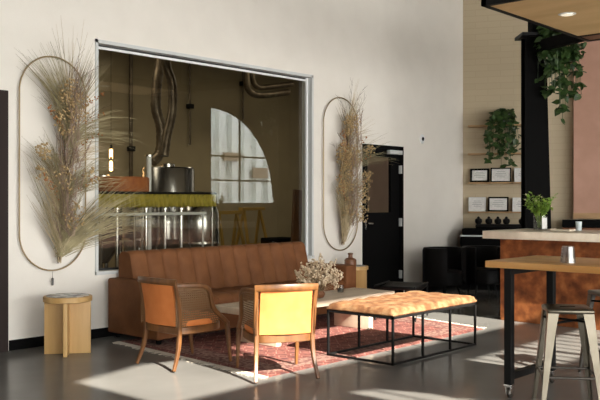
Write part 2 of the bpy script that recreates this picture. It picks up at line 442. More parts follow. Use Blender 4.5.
# olive pleated valance on a rail
def valance(name, px0, px1, Y, yt, yb, m, label, pleats):
    a = brew(px0, Y, yt); b = brew(px1, Y, yt); lo = brew((px0 + px1) / 2, Y, yb).z; hi = brew((px0 + px1) / 2, Y, yt).z
    t = thing(name, label, 'valance', (a.x, Y, lo))
    P = [[], [], []]
    L = b.x - a.x; n = pleats * 8
    for i in range(n + 1):
        u = i / n * L; d = .03 * cos(i / 8 * 2 * pi)
        s = .02 * abs(sin(i / 8 * pi))
        P[0].append((u, .0, hi - lo)); P[1].append((u, d * .8, (hi - lo) * .5)); P[2].append((u, d * 1.4, .0 + s))
    g = MB(); g.grid(P); o = g.build('pleated_cloth', m, t)
    md = o.modifiers.new('t', 'SOLIDIFY'); md.thickness = .006
    MB().tube([(0, 0, hi - lo), (L, 0, hi - lo)], .018, 8).build('rail', M['blacksteel'], t)
    for u in (.05, L - .05): MB().tube([(u, .02, -lo), (u, .02, hi - lo)], .015, 8).build('post', M['steel'], t)
    return t
valance('pleated_valance', 95, 216, 1.5, 193, 208, M['olivecloth'], 'olive green pleated cloth valance behind the window', 26)
# rust-red canopy of a smaller vessel
t = thing('rust_drum', 'rust red banded drum above the olive cloth behind the window', 'drum', brew(121, 2.9, 200) * Vector((1, 1, 0)).to_tuple()[0] if False else (brew(122, 2.1, 200).x, 2.1, 0))
zt = brew(121, 2.1, 177).z; zb = brew(121, 2.1, 192).z
MB().lathe([(.36, zb), (.375, zb + .02), (.375, zt - .02), (.36, zt)], seg=40, sc=(1, .9)).build('drum_band', M['rustcloth'], t)
for k in range(5):
    a = pi + k * pi / 4 ; MB().tube([(.33 * cos(a), .28 * sin(a), 0), (.33 * cos(a), .28 * sin(a), zb)], .02, 8).build('leg', M['steel'], t)

# thin vertical process pipes
for px, y0, y1, r_, Y, lab in ((117, 208, 250, .022, 1.6, 'thin steel pipe left of the slim tank, behind the window'), (146, 208, 250, .022, 1.6, 'thin steel pipe behind the window, right of the slim tank'),
                        (165, 208, 250, .02, 1.6, 'thin steel pipe behind the window, under the middle of the olive cloth'), (181, 208, 250, .028, 1.6, 'steel pipe behind the window, just left of the right tank'),
                        (149, 155, 193, .035, 2.3, 'pale upright post above the olive cloth behind the window')):
    p0 = brew(px, Y, y0); p1 = brew(px, Y, y1)
    zlo = 0
    t = thing('process_pipe', lab, 'pipe', (p0.x, Y, 0))
    MB().tube([(0, 0, 0), (0, 0, p0.z)], r_, 12).build('pipe', M['steel'] if px != 149 else M['whitetrim'], t)
    MB().lathe([(r_ * 1.6, 0), (r_ * 1.6, .02)], cz=p0.z - .02, seg=16).build('collar', M['chrome'], t)
# ducts
def pxtube(pl, Y, r, name, m, label, cat, seg=12, rings=False):
    P = [brew(a, Y, b) for a, b in pl]
    # catmull smooth
    Q = []
    for i in range(len(P) - 1):
        p0 = P[max(i - 1, 0)]; p1 = P[i]; p2 = P[i + 1]; p3 = P[min(i + 2, len(P) - 1)]
        for k in range(8):
            s = k / 8
            Q.append(.5 * ((2 * p1) + (p2 - p0) * s + (2 * p0 - 5 * p1 + 4 * p2 - p3) * s * s + (3 * p1 - p0 - 3 * p2 + p3) * s ** 3))
    Q.append(P[-1])
    rad = [r * (1 + (.10 if (rings and i % 2) else 0)) for i in range(len(Q))]
    base = Q[-1].copy(); Q = [q_ - base for q_ in Q]
    t = thing(name, label, cat, base)
    MB().tube(Q, rad, seg).build('pipe_run', m, t)
    MB().tube([Q[0] - Vector((0, 0, .0)), Q[0] - (Q[0] - Q[1]).normalized() * .08], r * 1.25, seg).build('flange', M['blacksteel'], t)
    return t
pxtube([(160, 20), (160, 60), (157, 82), (156, 108), (161, 128), (160, 152), (152, 162)], 4.2, .085, 'ventilation_duct', M['duct'], 'flexible metal duct dropping from the ceiling behind the window, left one', 'duct', 14, True)
pxtube([(166, 20), (166, 62), (172, 84), (172, 112), (167, 135), (164, 156)], 3.2, .07, 'ventilation_duct', M['duct'], 'flexible metal duct bowing to the right behind the window', 'duct', 14, True)
pxtube([(247, 60), (247, 84), (252, 93), (264, 95), (288, 92)], 5.5, .075, 'ceiling_pipe', M['duct'], 'lower of the two bent dark pipes at the top of the window', 'pipe')
pxtube([(253, 60), (253, 80), (258, 87), (268, 87), (292, 84)], 5.5, .06, 'ceiling_pipe', M['duct'], 'upper of the two bent dark pipes at the top of the window', 'pipe')
for px, y1, lab in ((131, 190, 'dark conduit running down the tan wall, left of the ducts'), (190, 145, 'thin dark conduit on the tan wall, right of the ducts'), (243, 120, 'fine conduit on the tan wall beside the bent pipes')):
    p = brew(px, 6.93, y1)
    t = thing('ceiling_conduit', lab, 'conduit', (p.x, p.y, p.z))
    MB().tube([(0, 0, 0), (0, 0, 5.2 - p.z)], .04 if px == 131 else .025, 8).build('tube', M['duct'], t)
    MB().box(-.07, .07, -.06, .05, .8, .9, .005).build('clamp', M['blacksteel'], t)
# ceiling beam in the brewery
struct(MB().box(2, 22, 2.6, 2.8, 4.7, 5.2).build('trim_1', M['alu'], smooth=False))
# hanging bulbs
for py0, lab in ((154, 'upper of two warm tube bulbs hanging at the left of the window'), (166, 'lower of two warm tube bulbs hanging at the left of the window')):
    Y = 5.0 if py0 == 154 else 4.9
    p = brew(111, Y, py0)
    t = thing('pendant_bulb', lab, 'lamp', (p.x, p.y, p.z))
    MB().lathe([(.01, -.09), (.03, -.08), (.03, .07), (.015, .09)], seg=16).build('bulb', M['lampglow'], t)
    MB().lathe([(.02, .09), (.022, .15), (.008, .16)], seg=12).build('socket', M['blacksteel'], t)
    MB().tube([(0, 0, .15), (0, 0, 5.2 - p.z)], .004, 6).build('cord', M['black'], t)
# yellow trestle, black case, leaning boards
def trestle(px, Y, wd, ht, label):
    c = brew(px, Y, 200)
    t = thing('trestle', label, 'trestle', (c.x, Y, 0))
    for sx in (-1, 1):
        for sy in (-1, 1):
            MB().tube([(sx * wd / 2, sy * .3, 0), (sx * wd / 2 * .7, 0, ht)], 0, 4, flat=(.025, .025)).build('leg', M['yellowwood'], t)
    MB().box(-wd / 2, wd / 2, -.06, .06, ht, ht + .06, .005).build('top_rail', M['yellowwood'], t)
    MB().box(-wd / 2 * .85, wd / 2 * .85, -.17, -.14, ht * .45, ht * .45 + .05).build('stretcher', M['yellowwood'], t)
    return t
trestle(228, 3.6, .6, 1.15, 'yellow wooden trestle behind the window, left one of the pair')
trestle(252, 4.2, .6, 1.2, 'yellow wooden trestle behind the window, right one of the pair')
c = brew(280, 2.0, 243); t = thing('equipment_case', 'black equipment case at the lower right behind the window', 'case', (c.x, 2.0, 0))
MB().box(-.25, .25, -.2, .2, 0, .80, .02).build('case_body', M['black'], t)
MB().box(-.19, .19, -.215, -.195, .60, .74, .004).build('panel', M['potgrey'], t)
c = brew(293, .9, 243); t = thing('leaning_board', 'brown wooden board leaning at the right edge behind the window', 'board', (c.x, .9, 0))
MB().box(-.09, .09, -.02, .02, 0, 1.55, .005, Matrix.Rotation(radians(4), 4, 'Y')).build('board', M['walnut'], t)
MB().box(-.10, .10, -.03, .03, .75, .80, .004, Matrix.Rotation(radians(4), 4, 'Y')).build('cleat', M['yellowwood'], t)

# ------------------------------------------------------------ rug
def rugx(x, y): return x + (.09 + .11 * (x - 4.74) / 3.4) * (y + 2.6)
t = thing('persian_rug', 'faded red patterned rug with fringed ends under the sofa and bench', 'rug', (0, 0, 0))
y0, y1 = -2.61, -.36
def rugpoly(m_, xa, xb, ya, yb, z0, z1):
    V = [m_.bm.verts.new((rugx(x, y), y, z)) for x in (xa, xb) for y in (ya, yb) for z in (z0, z1)]
    for f_ in [(0, 1, 3, 2), (4, 6, 7, 5), (0, 4, 5, 1), (2, 3, 7, 6), (0, 2, 6, 4), (1, 5, 7, 3)]: m_.bm.faces.new([V[i] for i in f_])
    return m_
rugpoly(MB(), 4.74, 8.10, y0, y1, 0.0005, .006).build('rug_field', M['rug'], t, smooth=False)
bd = MB()
for (xa, xb, ya, yb) in ((4.84, 8.0, y0 + .10, y0 + .32), (4.84, 8.0, y1 - .32, y1 - .10), (4.84, 5.08, y0 + .32, y1 - .32), (7.76, 8.0, y0 + .32, y1 - .32)):
    rugpoly(bd, xa, xb, ya, yb, .0055, .0075)
bd.build('rug_border', M['rugborder'], t, smooth=False)
fb = MB()
for end, sg in ((4.74, -1), (8.10, 1)):
    y = y0
    while y < y1:
        x = rugx(end, y); l = R.uniform(.05, .10); dy = R.uniform(-.03, .03)
        fb.tube([(x - sg * .01, y, .006), (x + sg * l * .5, y + dy * .4, .005), (x + sg * l, y + dy, .004)], [.005, .005, .002], 4)
        y += .016
stuff(fb.build('fringe', M['fringe'], t))

# ------------------------------------------------------------ sofa
SXL, SXR = 5.02, 8.08; SYB, SYF = -.07, -.88
t = thing('channel_sofa', 'long brown leather sofa with vertical channel tufting under the window', 'sofa', ((SXL + SXR) / 2, (SYB + SYF) / 2, .0085))
ox, oy = (SXL + SXR) / 2, (SYB + SYF) / 2
def sb(): return MB()
zz = -.013
aw = .20
for x0, x1, nm in ((SXL, SXL + aw, 'arm'), (SXR - aw, SXR, 'arm')):
    sb().box(x0 - ox, x1 - ox, SYF - oy, SYB - oy, .05, .60, .022).build(nm, M['sofa'], t)
sb().box(SXL + aw - ox, SXR - aw - ox, SYF + .04 - oy, SYB - oy, .05, .26, .015).build('base', M['sofa'], t)
for x in (SXL + .08, SXR - .08):
    for y in (SYF + .08, SYB - .08): MB().lathe([(.025, 0.0), (.03, .05)], x - ox, y - oy, 0, 12).build('foot', M['black'], t)
# channelled back and seat
def channels(x0, x1, n, prof, depth, name):
    """prof: closed-ish list of (y,z,bulge normal (ny,nz)) swept along x with scallops"""
    P = []; N = n * 10
    for i in range(N + 1):
        u = i / N; x = x0 + (x1 - x0) * u
        s = abs(sin(pi * u * n)) ** .36
        row = []
        for (y, z, ny, nz) in prof:
            row.append((x, y + ny * depth * s, z + nz * depth * s))
        P.append(row)
    m_ = MB(); V = m_.grid(P)
    m_.bm.faces.new([v for v in V[0]]); m_.bm.faces.new([v for v in V[-1]][::-1])
    return m_.build(name, M['sofa'], t)
bx0, bx1 = SXL + .08 - ox, 7.90 - ox
yb, yf = SYB - oy, SYF - oy
r = .07; zt = .86
prof = [(yb - .0, .30, 0, 0), (yb - .0, zt - r, 0, 0)]
for a in range(0, 91, 15):
    aa = radians(a); prof.append((yb - r + r * cos(aa), zt - r + r * sin(aa), 0, .3))
for a in range(90, 181, 15):
    aa = radians(a); prof.append((yb - .13 + r * cos(aa), zt - r + r * sin(aa), -.6, .5))
prof += [(yb - .22, .7, -1, .1), (yb - .26, .55, -1, .1), (yb - .29, .42, -1, 0), (yb - .29, .30, -1, 0)]
channels(bx0 + .06, bx1 - .08, 13, prof, .034, 'backrest')
prof = [(yb - .27, .26, 0, 0), (yb - .27, .405, 0, 1), (yb - .5, .415, 0, 1), (yf + .08, .41, 0, 1), (yf + .035, .395, -.7, .7), (yf + .01, .36, -1, .2), (yf + .01, .30, -1, 0), (yf + .03, .265, -.5, 0)]
channels(SXL + aw - .01 - ox, SXR - aw + .01 - ox, 13, prof, .02, 'seat')

# ------------------------------------------------------------ armchairs
def make_chair(label):
    t = thing('cane_armchair', label, 'armchair', (0, 0, 0), 0, 'barrel armchairs with cane sides')
    W = .235
    # rear stiles + rear legs (continuous), front legs
    for s in (1, -1):
        pts = bez((-.315, s * (W + .015), 0), (-.25, s * W, .13), (-.235, s * (W - .01), .22), (-.235, s * (W - .01), .33), 6) + bez((-.235, s * (W - .01), .33), (-.235, s * W, .48), (-.265, s * W, .6), (-.295, s * (W + .005), .725), 6)[1:]
        n = len(pts)
        MB().tube(pts, 0, 8, flat=[(.013 + .006 * sin(pi * i / n), .014 + .005 * sin(pi * i / n)) for i in range(n)], up=(0, 1, 0)).build('rear_leg', M['walnut'], t)
        MB().tube([(.30, s * .255, 0), (.28, s * .255, .15), (.262, s * .25, .34)], 0, 8, flat=[(.011, .011), (.016, .016), (.021, .021)], up=(0, 1, 0)).build('front_leg', M['walnut'], t)
        # arm: from rear stile forward then S-curve down
        a = [Vector((-.285, s * (W + .0), .69))] + bez((-.25, s * (W + .01), .688), (-.12, s * (W + .05), .69), (-.06, s * (W + .055), .69), (.01, s * (W + .05), .655), 8) + bez((.01, s * (W + .05), .655), (.07, s * (W + .045), .61), (.05, s * (W + .04), .52), (.11, s * (W + .03), .46), 6)[1:] + bez((.11, s * (W + .03), .46), (.16, s * (W + .025), .41), (.22, s * (W + .02), .38), (.262, s * .25, .335), 5)[1:]
        MB().tube(a, 0, 8, flat=(.017, .019), up=(0, 0, 1)).build('arm', M['walnut'], t)
        # cane side panel following arm
        top = [p for p in a if p.x < .20]
        P = [[], []]
        mbp = MB(); rows = []
        for p in top: rows.append([(p.x, p.y - s * .004, max(p.z - .015, .35)), (p.x, p.y * .5 + s * (.5 * W), (max(p.z - .015, .35) + .345) / 2), (p.x, s * (W + .0), .345)])
        V = mbp.grid(rows)
        uvs = mbp.bm.loops.layers.uv.new('UVMap')
        for f_ in mbp.bm.faces:
            for l in f_.loops: l[uvs].uv = (l.vert.co.x, l.vert.co.z)
        mbp.build('cane_panel', M['cane'], t)
    # top back rail, slightly bowed
    pts = [Vector((-.295 - .052 * (1 - (y / W) ** 2), y, .715 + .006 * (1 - (y / W) ** 2))) for y in [W * 1.06 * (k / 6 - 1) for k in range(13)]]
    MB().tube(pts, 0, 8, flat=(.016, .026), up=(0, 0, 1)).build('top_rail', M['walnut'], t)
    # upholstered back panel (outer and inner) bowed
    mbp = MB(); rows = []; rows2 = []
    for z, xx in ((.352, -.242), (.45, -.246), (.56, -.262), (.69, -.288)):
        rows.append([(xx - .045 * (1 - (y / W) ** 2) - .004, y, z) for y in [(W - .028) * (k / 6 - 1) for k in range(13)]])
        rows2.append([(xx - .045 * (1 - (y / W) ** 2) + .03, y, z) for y in [(W - .028) * (k / 6 - 1) for k in range(13)]])
    A_ = mbp.grid(rows); B_ = mbp.grid(rows2)
    def bridge(l1, l2):
        for i in range(len(l1) - 1): mbp.bm.faces.new((l1[i], l1[i + 1], l2[i + 1], l2[i]))
    bridge(A_[0], B_[0]); bridge(A_[-1], B_[-1]); bridge([r_[0] for r_ in A_], [r_[0] for r_ in B_]); bridge([r_[-1] for r_ in A_], [r_[-1] for r_ in B_])
    mbp.build('back_panel', M['gold'], t)
    # seat apron D-shape and cushion
    def dshape(z0, z1, k=1.0, crown=0):
        P = []
        n = 40
        for i in range(n):
            a = 2 * pi * i / n; c, s_ = cos(a), sin(a)
            ex = .8 if c > 0 else .35
            x = .29 * math.copysign(abs(c) ** ex, c) if c > 0 else .27 * math.copysign(abs(c) ** .5, c)
            y = .262 * math.copysign(abs(s_) ** (.75 if c > 0 else .45), s_)
            P.append((x * k, y * k))
        return P
    def extr(P, zs, nm, m):
        mb_ = MB(); rings = []
        for z, sc_ in zs: rings.append([mb_.bm.verts.new((x * sc_, y * sc_, z)) for x, y in P])
        for i in range(len(rings) - 1):
            for k in range(len(P)): mb_.bm.faces.new((rings[i][k], rings[i][(k + 1) % len(P)], rings[i + 1][(k + 1) % len(P)], rings[i + 1][k]))
        mb_.bm.faces.new(rings[0][::-1]); mb_.bm.faces.new(rings[-1])
        return mb_.build(nm, m, t)
    P = dshape(0, 0)
    extr(P, [(.285, .98), (.29, 1.0), (.34, 1.0), (.345, .985)], 'seat_rail', M['walnut'])
    extr(P, [(.345, .93), (.36, .95), (.385, .95), (.405, .90), (.415, .75)], 'seat_cushion', M['gold'])
    return t
ch = make_chair('cane-sided armchair with mustard back at left, facing right in front of the sofa')
ch2 = dup(ch)
place(ch, (4.68, -1.68, .012), radians(-1))
place(ch2, (4.885, -2.575, .012), radians(59), 'armchair seen from behind with sunlit bright yellow back, beside the bench')

# ------------------------------------------------------------ drum side tables
def drum(label, rz):
    t = thing('drum_side_table', label, 'side table', (0, 0, 0), 0, 'round wooden side tables')
    MB().lathe([(.205, .475), (.218, .48), (.218, .520), (.212, .526), (.19, .526), (.19, .522)], seg=48).build('table_rim', M['oak'], t)
    MB().lathe([(.19, .518), (.19, .529)], seg=48).build('mosaic_top', M['terrazzo'], t)
    MB().box(-.205, .205, -.018, .018, 0, .478, .003).build('cross_panel', M['oak'], t)
    MB().box(-.018, .018, -.205, -.018, 0, .478, .003).build('cross_panel', M['oak'], t)
    MB().box(-.018, .018, .018, .205, 0, .478, .003).build('cross_panel', M['oak'], t)
    return t
d1 = drum('round golden wood side table with mosaic top at the left wall', 0)
d2 = dup(d1)
hd = math.atan2(SA, CA)
place(d1, (4.275, -.52, 0), hd - pi / 2 + radians(9))
place(d2, (8.76, -.26, 0), hd - pi / 2 - radians(24), 'pale wooden side table beyond the right arm of the sofa')
# brown bottle on it
t = thing('stoneware_bottle', 'small brown stoneware bottle on the side table beyond the sofa', 'bottle', (8.68, -.30, .529))
MB().lathe([(.07, 0), (.08, .01), (.08, .08), (.06, .10), (.03, .11), (.028, .15)], seg=24).build('bottle_body', M['terra'], t)
MB().lathe([(.034, .15), (.036, .17), (.02, .175)], seg=20).build('stopper', M['walnut'], t)

# ------------------------------------------------------------ coffee table
CT = (5.40, 7.60, -1.79, -1.22)
t = thing('coffee_table', 'low pale wood coffee table with slab legs in front of the sofa', 'coffee table', ((CT[0] + CT[1]) / 2, (CT[2] + CT[3]) / 2, .0085), radians(0))
hx, hy = (CT[1] - CT[0]) / 2, (CT[3] - CT[2]) / 2
MB().box(-hx, hx, -hy, hy, .325, .385, .004).build('tabletop', M['pale_wood'], t)
for sx in (-1, 1): MB().box(sx * (hx - .38) - .035, sx * (hx - .38) + .035, -hy + .04, hy - .04, 0, .326, .004).build('slab_leg', M['pale_wood'], t)
CTZ = .385 + .0085

# dried flowers in a bowl on it
def fluffy(root, n, spread, h, seedv):
    rr = random.Random(seedv)
    st = MB(); fl = MB(); tw = MB()
    for i in range(n):
        a = rr.uniform(0, 2 * pi); rad = spread * math.sqrt(rr.random()); hh = h * rr.uniform(.45, 1) * (1 - .35 * rad / spread)
        e = Vector((rad * cos(a), rad * sin(a), hh)); s0 = Vector((.015 * cos(a), .015 * sin(a), .05))
        mid = Vector((e.x * .35, e.y * .35, hh * .55))
        (st if i % 3 else tw).tube([s0, mid, e], [.002, .0018, .001], 4)
        for k in range(rr.randint(4, 9)):
            f_ = rr.uniform(.55, 1.05); c = mid.lerp(e, f_) + Vector([rr.uniform(-.018, .018) for _ in range(3)])
            fl.blob(c, rr.uniform(.006, .014), 1, (1, 1, rr.uniform(.7, 1.6)))
    stuff(st.build('stems', M['grass_tan'], root)); stuff(fl.build('blossoms', M['fluff'], root)); stuff(tw.build('twigs', M['twig'], root))
t = thing('dried_flower_vase', 'low dark bowl of fluffy cream dried flowers on the coffee table', 'flower vase', (6.52, -1.60, CTZ))
MB().lathe([(.03, 0), (.06, .01), (.075, .045), (.06, .075), (.052, .075), (.06, .045), (.04, .02)], seg=28).build('bowl', M['terra'], t)
fluffy(t, 120, .26, .50, 4)
t = thing('candle_glass', 'small smoky glass tumbler on the coffee table by the dried flowers', 'glass', (7.07, -1.45, CTZ))
MB().lathe([(.03, 0), (.036, .004), (.038, .085), (.034, .085), (.032, .012)], seg=24).build('tumbler', M['glassclear'], t)
MB().lathe([(.030, .012), (.031, .045)], seg=24).build('wax', M['potgrey'], t)

# ------------------------------------------------------------ bench
BX0, BX1, BY0, BY1 = 5.76, 7.10, -3.09, -2.38
t = thing('hide_bench', 'long bench with tufted tan hide cushion on a black wire frame', 'bench', ((BX0 + BX1) / 2, (BY0 + BY1) / 2, 0.006))
hx, hy = (BX1 - BX0) / 2, (BY1 - BY0) / 2
b = .009
for z, nm in ((.40, 'top_frame'), (.012, 'bottom_frame')):
    m_ = MB()
    for y in (-hy, hy): m_.box(-hx - b, hx + b, y - b, y + b, z - b, z + b)
    for x in (-hx, hx): m_.box(x - b, x + b, -hy - b, hy + b, z - b, z + b)
    m_.build(nm, M['blacksteel'], t, smooth=False)
for k in range(4):
    x = -hx + 2 * hx * k / 3
    for y in (-hy, hy): MB().box(x - b, x + b, y - b, y + b, .003, .40).build('leg', M['blacksteel'], t, smooth=False)
# tufted cushion
nx_, ny_ = 60, 34; P = []
z0 = .409
def crown(u, v):
    ed = min(u, 1 - u) * 2 * hx; ed2 = min(v, 1 - v) * 2 * hy; d = min(ed, ed2)
    r_ = .05; e_ = 1 if d > r_ else math.sqrt(max(0, 1 - ((r_ - d) / r_) ** 2))
    tu = abs(sin(pi * u * 6)) * abs(sin(pi * v * 3))
    return z0 + .025 + .035 * e_ + .013 * (tu ** .4) * e_ + .004 * sin(u * 40 + v * 23)
mb = MB()
P = [[((u * 2 - 1) * (hx + .012), (v * 2 - 1) * (hy + .012), crown(u, v)) for v in [j / ny_ for j in range(ny_ + 1)]] for u in [i / nx_ for i in range(nx_ + 1)]]
V = mb.grid(P)
loop = [V[i][0] for i in range(nx_ + 1)] + [V[nx_][j] for j in range(1, ny_ + 1)] + [V[i][ny_] for i in range(nx_ - 1, -1, -1)] + [V[0][j] for j in range(ny_ - 1, 0, -1)]
l2 = [mb.bm.verts.new((v.co.x * 1.0, v.co.y * 1.0, z0 + .012)) for v in loop]
l3 = [mb.bm.verts.new((v.co.x * .97, v.co.y * .96, z0)) for v in loop]
for a_, b_ in ((loop, l2), (l2, l3)):
    for i in range(len(loop)): mb.bm.faces.new((a_[i], a_[(i + 1) % len(loop)], b_[(i + 1) % len(loop)], b_[i]))
mb.bm.faces.new(l3)
mb.build('cushion', M['hide'], t)

# ------------------------------------------------------------ black sling stool with scroll feet
t = thing('iron_stool', 'low black leather stool with thin metal legs beyond the bench', 'stool', (8.14, -1.50, .0085), radians(20))
P = [[(x, y, .40 - .03 * (1 - (x / .3) ** 2)) for y in (-.24, -.12, 0, .12, .24)] for x in [.3 * (k / 6 - 1) for k in range(13)]]
g = MB(); g.grid(P); o = g.build('sling_seat', M['leatherblack'], t); md = o.modifiers.new('t', 'SOLIDIFY'); md.thickness = .03
for sy in (-.24, .24):
    MB().tube([(-.32, sy, .40), (.32, sy, .40)], .009, 8).build('side_rail', M['blacksteel'], t)
    for sx in (-1, 1):
        pts = [Vector((sx * .31, sy, .40)), Vector((sx * .22, sy, .2)), Vector((sx * .26, sy, .04))]
        for k in range(9):
            a = k / 8 * 1.6 * pi
            pts.append(Vector((sx * (.29 + .03 * sin(a - .6) * (1 - k / 14)), sy, .036 - .03 * cos(a - .0) * (1 - k / 14) + .0)))
        MB().tube(pts, .006, 6).build('scroll_leg', M['chrome'] if False else M['blacksteel'], t)

# ------------------------------------------------------------ black club chair by the wall
def club(loc, rz, label):
    t = thing('club_chair', label, 'armchair', loc, rz)
    mb = MB(); n = 28; rings = []
    for (ro, z) in ((.30, .18), (.31, .22), (.31, .68), (.295, .72), (.255, .72), (.24, .68), (.24, .34)):
        rings.append([mb.bm.verts.new((ro * cos(a), ro * sin(a), z)) for a in [radians(40 + 280 * k / n) for k in range(n + 1)]])
    for i in range(len(rings) - 1):
        for k in range(n): mb.bm.faces.new((rings[i][k], rings[i][k + 1], rings[i + 1][k + 1], rings[i + 1][k]))
    mb.bm.faces.new([r_[0] for r_ in rings]); mb.bm.faces.new([r_[-1] for r_ in rings][::-1])
    mb.build('shell', M['leatherblack'], t)
    MB().lathe([(.25, .18), (.27, .20), (.27, .36), (.24, .40), (.1, .41)], seg=32).build('seat_cushion', M['leatherblack'], t)
    for k in range(4):
        a = pi / 4 + k * pi / 2
        MB().tube([(.18 * cos(a), .18 * sin(a), .20), (.24 * cos(a), .24 * sin(a), 0)], [.016, .01], 8).build('leg', M['blacksteel'], t)
    return t
club((10.30, -.72, 0), radians(-100), 'black round-backed club chair against the white wall')
club((10.92, -.98, 0), radians(-130), 'black club chair further right, beside the back counter')

# ------------------------------------------------------------ thermostat
p = brew(422, -.005, 139)
t = thing('wall_thermostat', 'small white wall sensor with a black centre right of the black door', 'thermostat', (p.x, 0, p.z))
mx = Matrix.Rotation(radians(90), 4, 'X')
MB().lathe([(.055, 0), (.058, .012), (.048, .022)], seg=28, sc=(1, 1.25)).build('housing', M['whitetrim'], t, mx=mx)
MB().lathe([(.03, .02), (.03, .026)], seg=20).build('lens', M['black'], t, mx=mx)

# ------------------------------------------------------------ wall hoops and dried arrangements
def hoop(X, label):
    t = thing('brass_hoop', label, 'wall hoop', (X, -.03, 0))
    r_ = .36; zb, zt = .72, 2.785
    pts = [(r_ * cos(a), 0, zt - r_ + r_ * sin(a)) for a in [radians(d) for d in range(0, 181, 8)]]
    pts += [(-r_, 0, z) for z in (2.1, 1.6, 1.2)] + [(r_ * cos(a), 0, zb + r_ + r_ * sin(a)) for a in [radians(d) for d in range(180, 361, 8)]] + [(r_, 0, z) for z in (1.2, 1.6, 2.1)]
    pts.append(pts[0])
    MB().tube(pts, .0075, 8, cap=False, up=(0, 1, 0)).build('hoop_tube', M['brass'], t)
    for z in (zb, zt): MB().tube([(0, 0, z), (0, .03, z)], .006, 8).build('mount', M['brass'], t)
    return t
hoop(4.43, 'tall oval brass hoop on the wall left of the window')
hoop(8.81, 'tall oval brass hoop on the wall between window and black door')
t = thing('hoop_tassel', 'small grey tassel hanging below the left hoop', 'tassel', (4.42, -.03, .71))
MB().tube([(0, 0, 0), (0, 0, -.12)], .0015, 5).build('cord', M['twig'], t)
MB().lathe([(.006, 0), (.012, -.01), (.010, -.07), (.004, -.075)][::-1], cz=-.06, seg=12).build('tassel_head', M['potgrey'], t)

def arrangement(X, label, seedv, tiers, scale=1.0, lean=.10, clumps=()):
    rr = random.Random(seedv)
    t = thing('hanging_dried_grass', label, 'dried flower arrangement', (X, -.04, 0), 0, 'dried grass arrangements on the wall hoops')
    tan, olive, tw, sd_, ru, mv = MB(), MB(), MB(), MB(), MB(), MB()
    def axis(z): return Vector((lean * ((z - .85) / 2.0) , -.05, z))
    def blade(m_, o_, th, L, out, w0, droop):
        d = Vector((sin(th), 0, cos(th))); pts = []
        n = 6
        for i in range(n + 1):
            s = i / n
            p = o_ + d * (L * s) + Vector((math.copysign(droop * s * s * L * .35, th), 0, -droop * s * s * L * .55)) + Vector((0, -out * s, 0))
            p.y = min(p.y, -.012)
            pts.append(p)
        m_.tube(pts, [w0 * (1 - .8 * (i / n) ** 1.2) for i in range(n + 1)], 3, cap=False)
        return pts
    # bound stems from the base
    for i in range(60):
        z1 = rr.uniform(1.2, 2.5); a0 = Vector((rr.uniform(-.02, .02), rr.uniform(-.05, -.02), .80 + rr.uniform(-.02, .06)))
        a1 = axis(z1) + Vector((rr.gauss(0, .07), rr.uniform(-.05, .02), 0))
        (tan if i % 2 else tw).tube([a0, a0.lerp(a1, .5) + Vector((rr.gauss(0, .02), 0, 0)), a1], .0028, 4)
    for (z0, n, L, th0, th1, droop, kind) in tiers:
        for i in range(int(n * .62)):
            o_ = axis(z0 + rr.uniform(-.07, .07)) + Vector((rr.gauss(0, .022), rr.uniform(-.05, .02), 0))
            th = rr.uniform(th0, th1)
            blade({'t': tan, 'o': olive}[kind], o_, th, L * rr.uniform(.6, 1.12), rr.uniform(.0, .22) * L, rr.uniform(.0024, .0042), droop * rr.uniform(.5, 1.3))
    # feathery mauve plumes along the core
    for i in range(60):
        z = rr.uniform(1.0, 2.45); o_ = axis(z) + Vector((rr.gauss(0, .05), rr.uniform(-.20, -.06), 0)); th = rr.gauss(0, .28); L = rr.uniform(.2, .38)
        for k in range(26):
            s = k / 26; c = o_ + Vector((sin(th), 0, cos(th))) * L * s; a = th + rr.choice((-1, 1)) * rr.uniform(.2, .5)
            mv.tube([c, c + Vector((sin(a), rr.uniform(-.4, .2), cos(a))) * .04 * (1 - .6 * s)], [.003, .001], 3, cap=False)
    # seed clumps
    for (cu, cz, rad, n, kind) in clumps:
        for i in range(n):
            a = rr.uniform(0, 2 * pi); q = rad * math.sqrt(rr.random())
            c = Vector((cu + q * cos(a) * .8, -.10 - rr.uniform(0, .12), cz + q * sin(a)))
            (sd_ if kind == 's' else ru).blob(c, rr.uniform(.006, .014), 1)
            if i % 4 == 0:
                tan.tube([c, axis(cz - rad * 1.5)], .0015, 3)
    # twigs
    for i in range(24):
        z = rr.uniform(1.0, 2.6); th = rr.gauss(.08, .34); L = rr.uniform(.35, .65)
        pts = blade(tw, axis(z), th, L, .08, .003, rr.uniform(-.2, .3))
        for k in range(2, 6):
            a = th + rr.choice((-1, 1)) * .5; tw.tube([pts[k], pts[k] + Vector((sin(a), -.1, cos(a))) * .12], [.0018, .0008], 3, cap=False)
    # rust sprays
    for i in range(9):
        z = rr.uniform(1.2, 2.2); th = rr.choice((-1, 1)) * rr.uniform(.5, 1.0); o_ = axis(z)
        pts = blade(tw, o_, th, .38, .15, .002, .1)
        for k in range(2, 7):
            for q in range(3): ru.blob(pts[k] + Vector([rr.uniform(-.02, .02) for _ in range(3)]), rr.uniform(.006, .010), 1)
    for m_, nm, mm in ((tan, 'tan_grass', 'grass_tan'), (olive, 'olive_grass', 'grass_olive'), (tw, 'twigs', 'twig'), (sd_, 'seed_heads', 'seed'), (ru, 'berry_sprays', 'rustseed'), (mv, 'plumes', 'mauve')):
        stuff(m_.build(nm, M[mm], t))
    return t
